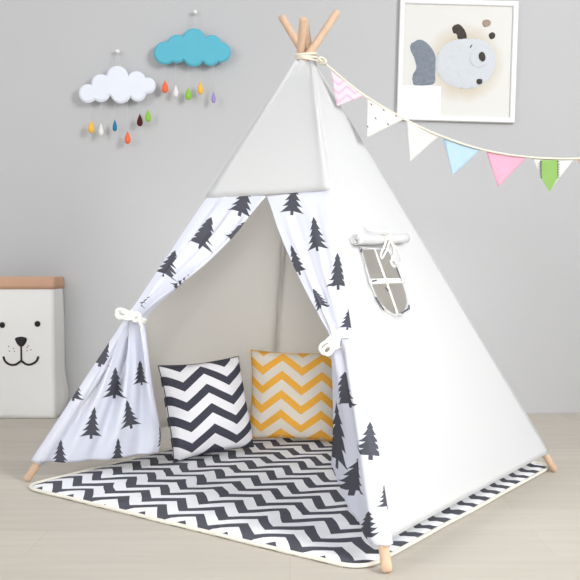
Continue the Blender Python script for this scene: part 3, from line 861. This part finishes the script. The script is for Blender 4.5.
# ------------------------------------------------------------------ picture
def picture():
    Yf = WY - .022
    c = at(457.6, 60.5, Yf); rot = -.027
    w, h, b = .522, .533, .022
    k = Yf / F
    R = lambda x, z, d: V((c.x + x * math.cos(rot) - z * math.sin(rot), Yf + d, c.z + x * math.sin(rot) + z * math.cos(rot)))
    root = empty('framed_picture', (c.x, WY, c.z - h / 2)); tag(root, 'white square framed picture of a grey and white fish, hanging on the wall', 'picture')
    # frame profile
    vs, fs = [], []
    prof = [(0, .020), (0, .0), (.002, -.003), (b - .003, -.003), (b, .0), (b, .010), (b, .018)]
    for (o_, d) in prof:
        for sx, sz in ((-1, -1), (1, -1), (1, 1), (-1, 1)): vs.append(R(sx * (w / 2 - o_), sz * (h / 2 - o_), d))
    for j in range(len(prof) - 1):
        for i in range(4): fs.append((j * 4 + i, j * 4 + (i + 1) % 4, (j + 1) * 4 + (i + 1) % 4, (j + 1) * 4 + i))
    mk('picture_frame', vs, fs, M['frame'], root, smooth=False)
    # print sheet
    m, t, bb, tr = base('art_print', .6, .2)
    co = t.n('ShaderNodeUVMap').outputs[0]
    mp = t.n('ShaderNodeMapping'); mp.inputs['Location'].default_value = (-.03, .01, 0); t.l(co, mp.inputs[0])
    ln = t.n('ShaderNodeVectorMath', operation='LENGTH'); t.l(mp.outputs[0], ln.inputs[0])
    nz = t.noise(co, 12, 3)
    g = t.m('ADD', ln.outputs['Value'], t.m('MULTIPLY', nz, .04))
    f = t.n('ShaderNodeMapRange'); f.inputs[1].default_value = .13; f.inputs[2].default_value = .20; t.l(g, f.inputs[0])
    setcol(t, bb, tr, t.mix(f.outputs[0], srgb(210, 200, 182), srgb(226, 226, 222)))
    iw, ih = w / 2 - b + .002, h / 2 - b + .002
    mk('art_print', [R(-iw, -ih, .010), R(iw, -ih, .010), R(iw, ih, .010), R(-iw, ih, .010)], [(0, 1, 2, 3)], m, root, False, uvs=[(-iw, -ih), (iw, -ih), (iw, ih), (-iw, ih)], solid=.002, off=1)
    S_ = 4.14
    def loc(x, y):   # crop pixel -> local metres
        p = at(x / S_ + 390, y / S_, Yf); dx, dz = p.x - c.x, p.z - c.z
        return (dx * math.cos(-rot) - dz * math.sin(-rot), dx * math.sin(-rot) + dz * math.cos(-rot))
    def shape(name, pts, mat, thick=.003, w_=.012, d0=.0085, closed=True, lab=None):
        pp = [p[:2] for p in spline([(x, y, 0) for x, y in pts], 5, True)]
        o2 = [loc(*p) for p in pp]
        o = puff(name, o2, mat, thick, w_, .0065, lambda x, z, d: R(x, z, d0 + d), root)
        if lab: o['label'] = lab
        return o
    fb = fabric('fish_body_cloth', srgb(214, 219, 225), wr=30, wstr=.3)
    kn = plain('grey_knit', srgb(152, 161, 174), .9, .1, var=.25, scale=60, bmp=.5)
    dk = plain('dark_stone', srgb(86, 80, 74), .7, .2, var=.3, scale=90)
    tn = plain('tan_stone', srgb(178, 160, 144), .7, .2, var=.15, scale=90)
    shape('fish_tail', [(100, 170), (125, 160), (155, 175), (180, 205), (192, 240), (190, 300), (188, 340), (165, 352), (110, 353), (95, 345), (93, 310), (108, 280), (100, 240), (84, 205), (86, 180)], kn, .004)
    shape('fish_fin', [(258, 110), (280, 96), (300, 105), (316, 130), (320, 158), (285, 162), (275, 140), (262, 135)], dk, .004)
    shape('fish_body', [(188, 262), (196, 225), (222, 188), (262, 165), (320, 156), (380, 162), (420, 185), (438, 230), (436, 280), (415, 325), (375, 355), (320, 368), (265, 358), (222, 335), (195, 300)], fb, .010, .035)
    shape('fish_snout', [(325, 235), (345, 203), (380, 195), (405, 215), (410, 250), (395, 275), (365, 283), (335, 268)], fb, .018, .012)
    shape('fish_mark', [(368, 225), (380, 215), (392, 225), (394, 245), (384, 255), (370, 245)], dk, .004, .006, -.003)
    shape('fish_mark', [(360, 330), (370, 326), (382, 330), (380, 345), (366, 348), (359, 341)], dk, .004, .006, .002)
    shape('fish_mark', [(332, 192), (340, 183), (341, 187), (334, 198)], dk, .003, .003, .0035)
    shape('pebble', [(383, 92), (392, 80), (410, 80), (420, 90), (413, 105), (392, 110)], tn, .005, .01, .008)
    shape('pebble', [(410, 145), (417, 134), (430, 132), (438, 142), (433, 156), (418, 160)], dk, .005, .01, .008)
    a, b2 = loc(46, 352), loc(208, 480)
    o = mk('white_patch', [R(max(a[0], -iw + .001), a[1], .0078), R(b2[0], a[1], .0078), R(b2[0], b2[1], .0078), R(max(a[0], -iw + .001), b2[1], .0078)], [(0, 1, 2, 3)], plain('patch_white', srgb(254, 254, 255), .5, .3, var=0, bmp=0), root, False, solid=.0008)  # flat white sheet added over the corner to give a bright square
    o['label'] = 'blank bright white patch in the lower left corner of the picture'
picture()

# ------------------------------------------------------------------ bunting
def bunting():
    Yb = 2.60
    tint = (APEX.x, )
    spx = [(321, 60.5), (325, 63.5), (361, 93), (405.4, 119.5), (442, 136.5), (483.5, 149.8), (528, 157), (577, 158.5), (640, 153)]
    Ys = [2.585, 2.585, 2.585, 2.585, 2.58, 2.58, 2.58, 2.58, 2.58]
    pts = [at(x, y, yy) for (x, y), yy in zip(spx, Ys)] + [V((1.9, 2.58, 1.12)), V((2.8, 2.58, 1.38))]
    root = empty('bunting_garland', tuple(pts[1])); tag(root, 'string of pastel triangular pennants running from the tent top to the right', 'bunting')
    tube('bunting_cord', spline(pts, 8), .0032, M['twine'], root, 8, flat=1.0)
    kn = at(322.3, 60.8, 2.585)
    for i in range(3):
        ph = i * 1.1
        tube('cord_knot', spline([kn + V((.011 * math.cos(a + ph), .008 * math.sin(a * 2 + ph), .009 * math.sin(a + ph * .6))) for a in [2 * math.pi * j / 9 for j in range(9)]], 4, True), .0034, M['twine'], root, 7, True)
    def pen(tl, tip, tr, mat, label, lvl=None):
        Yp = 2.583; a, c, b = [at(x, y, Yp) for x, y in (tl, tip, tr)]
        vs, fs, uv = [], [], []; n = 12
        for j in range(n + 1):
            t = j / n
            l, r = a.lerp(c, t), b.lerp(c, t)
            for i in range(n + 1):
                s = i / n; p = l.lerp(r, s)
                p = p + V((0, .0035 * math.sin(5 * s + 3 * t) * t * (1 - t * .5), 0)); vs.append(p); uv.append((p.x - a.x, p.z - a.z))
        for j in range(n):
            for i in range(n): q = j * (n + 1) + i; fs.append((q, q + 1, q + n + 2, q + n + 1))
        o = mk('pennant', vs, fs, mat, root, solid=.0014, uvs=uv); o['label'] = label; return o
    wht = srgb(222, 222, 219)
    pk = fabric('pink_chevron_cloth', srgb(228, 210, 220), srgb(222, 182, 202), chevron(.05, .022, .026, .35))
    def dots(t, u, v):
        fu = t.m('SUBTRACT', t.m('FRACT', t.m('DIVIDE', t.m('ADD', t.m('ADD', u, t.m('MULTIPLY', v, .31)), 1), .032)), .5)
        fv = t.m('SUBTRACT', t.m('FRACT', t.m('DIVIDE', t.m('ADD', t.m('ADD', v, t.m('MULTIPLY', u, .47)), 1), .036)), .5)
        return t.m('LESS_THAN', t.m('ADD', t.m('MULTIPLY', fu, fu), t.m('MULTIPLY', fv, fv)), .006)
    pen((330.4, 70.5), (337, 106), (363.5, 96.5), pk, 'white pennant with pink zigzags')
    pen((367, 99), (367, 137.5), (403.5, 119.5), fabric('dotted_cloth', wht, srgb(92, 92, 100), dots), 'white pennant with tiny dark dots')
    pen((406.3, 121), (410.3, 161.4), (439, 136.5), fabric('white_cloth', srgb(216, 214, 212)), 'plain white pennant')
    pen((443, 138), (453.2, 175), (480.5, 150), fabric('pale_blue_cloth', srgb(176, 203, 222)), 'light blue pennant')
    pen((486, 151.5), (498.3, 187), (526, 158), fabric('pink_cloth', srgb(230, 168, 190)), 'pink pennant')
    wp = pen((531.7, 158.3), (549, 191.4), (573.5, 159.8), fabric('white_cloth', wht), 'white pennant with a green stripe down its middle')
    # green stripe with stitched sides
    Yg = 2.578
    g = [at(x, y, Yg) for x, y in ((541.3, 160), (541.3, 178), (549.2, 192.0), (558.2, 177), (558.2, 160.5))]
    gm = fabric('green_cloth', srgb(142, 182, 104))
    mk('green_stripe', g, [(0, 1, 2, 3, 4)], gm, wp, solid=.0014, smooth=False)
    for x in (541.0, 558.4):
        for i in range(7):
            y = 161.5 + i * 2.6
            p, q = at(x - 1, y, Yg - .0015), at(x + 1, y + .6, Yg - .0015)
            tube('stitch', [p, p.lerp(q, .5), q], .0012, M['ink'], wp, 5)
    pen((577.5, 159.5), (592, 194), (618, 156), fabric('peach_cloth', srgb(228, 190, 166)), 'peach pennant at the frame edge')
bunting()

# ------------------------------------------------------------------ light
w = bpy.data.worlds.new('world'); S.world = w; w.use_nodes = True
w.node_tree.nodes['Background'].inputs[0].default_value = (1, 1, 1, 1); w.node_tree.nodes['Background'].inputs[1].default_value = .66
def area(name, loc, target, size, power, col=(1, 1, 1)):
    l = bpy.data.lights.new(name, 'AREA'); l.shape = 'RECTANGLE'; l.size, l.size_y = size; l.energy = power; l.color = col
    o = bpy.data.objects.new(name, l); COL.objects.link(o); o.location = loc
    o.rotation_euler = (V(target) - V(loc)).to_track_quat('-Z', 'Y').to_euler(); return o
area('softbox_right', (2.6, .3, 2.25), (.3, 2.6, .75), (1.3, 1.6), 138, (1, 1, 1))
area('softbox_left', (-2.8, .3, 2.1), (0, 3.2, .7), (1.4, 1.6), 32, (1, 1, 1))
area('interior_fill', (.1, -2.2, 1.25), (.0, 3.0, .22), (1.0, 1.0), 4.0, (1, .985, .96)).data.spread = math.radians(25)  # added narrow fill aimed into the tent to brighten its inside
S.view_settings.view_transform = 'Standard'; S.view_settings.look = 'None'; S.view_settings.exposure = 0; S.view_settings.gamma = 1
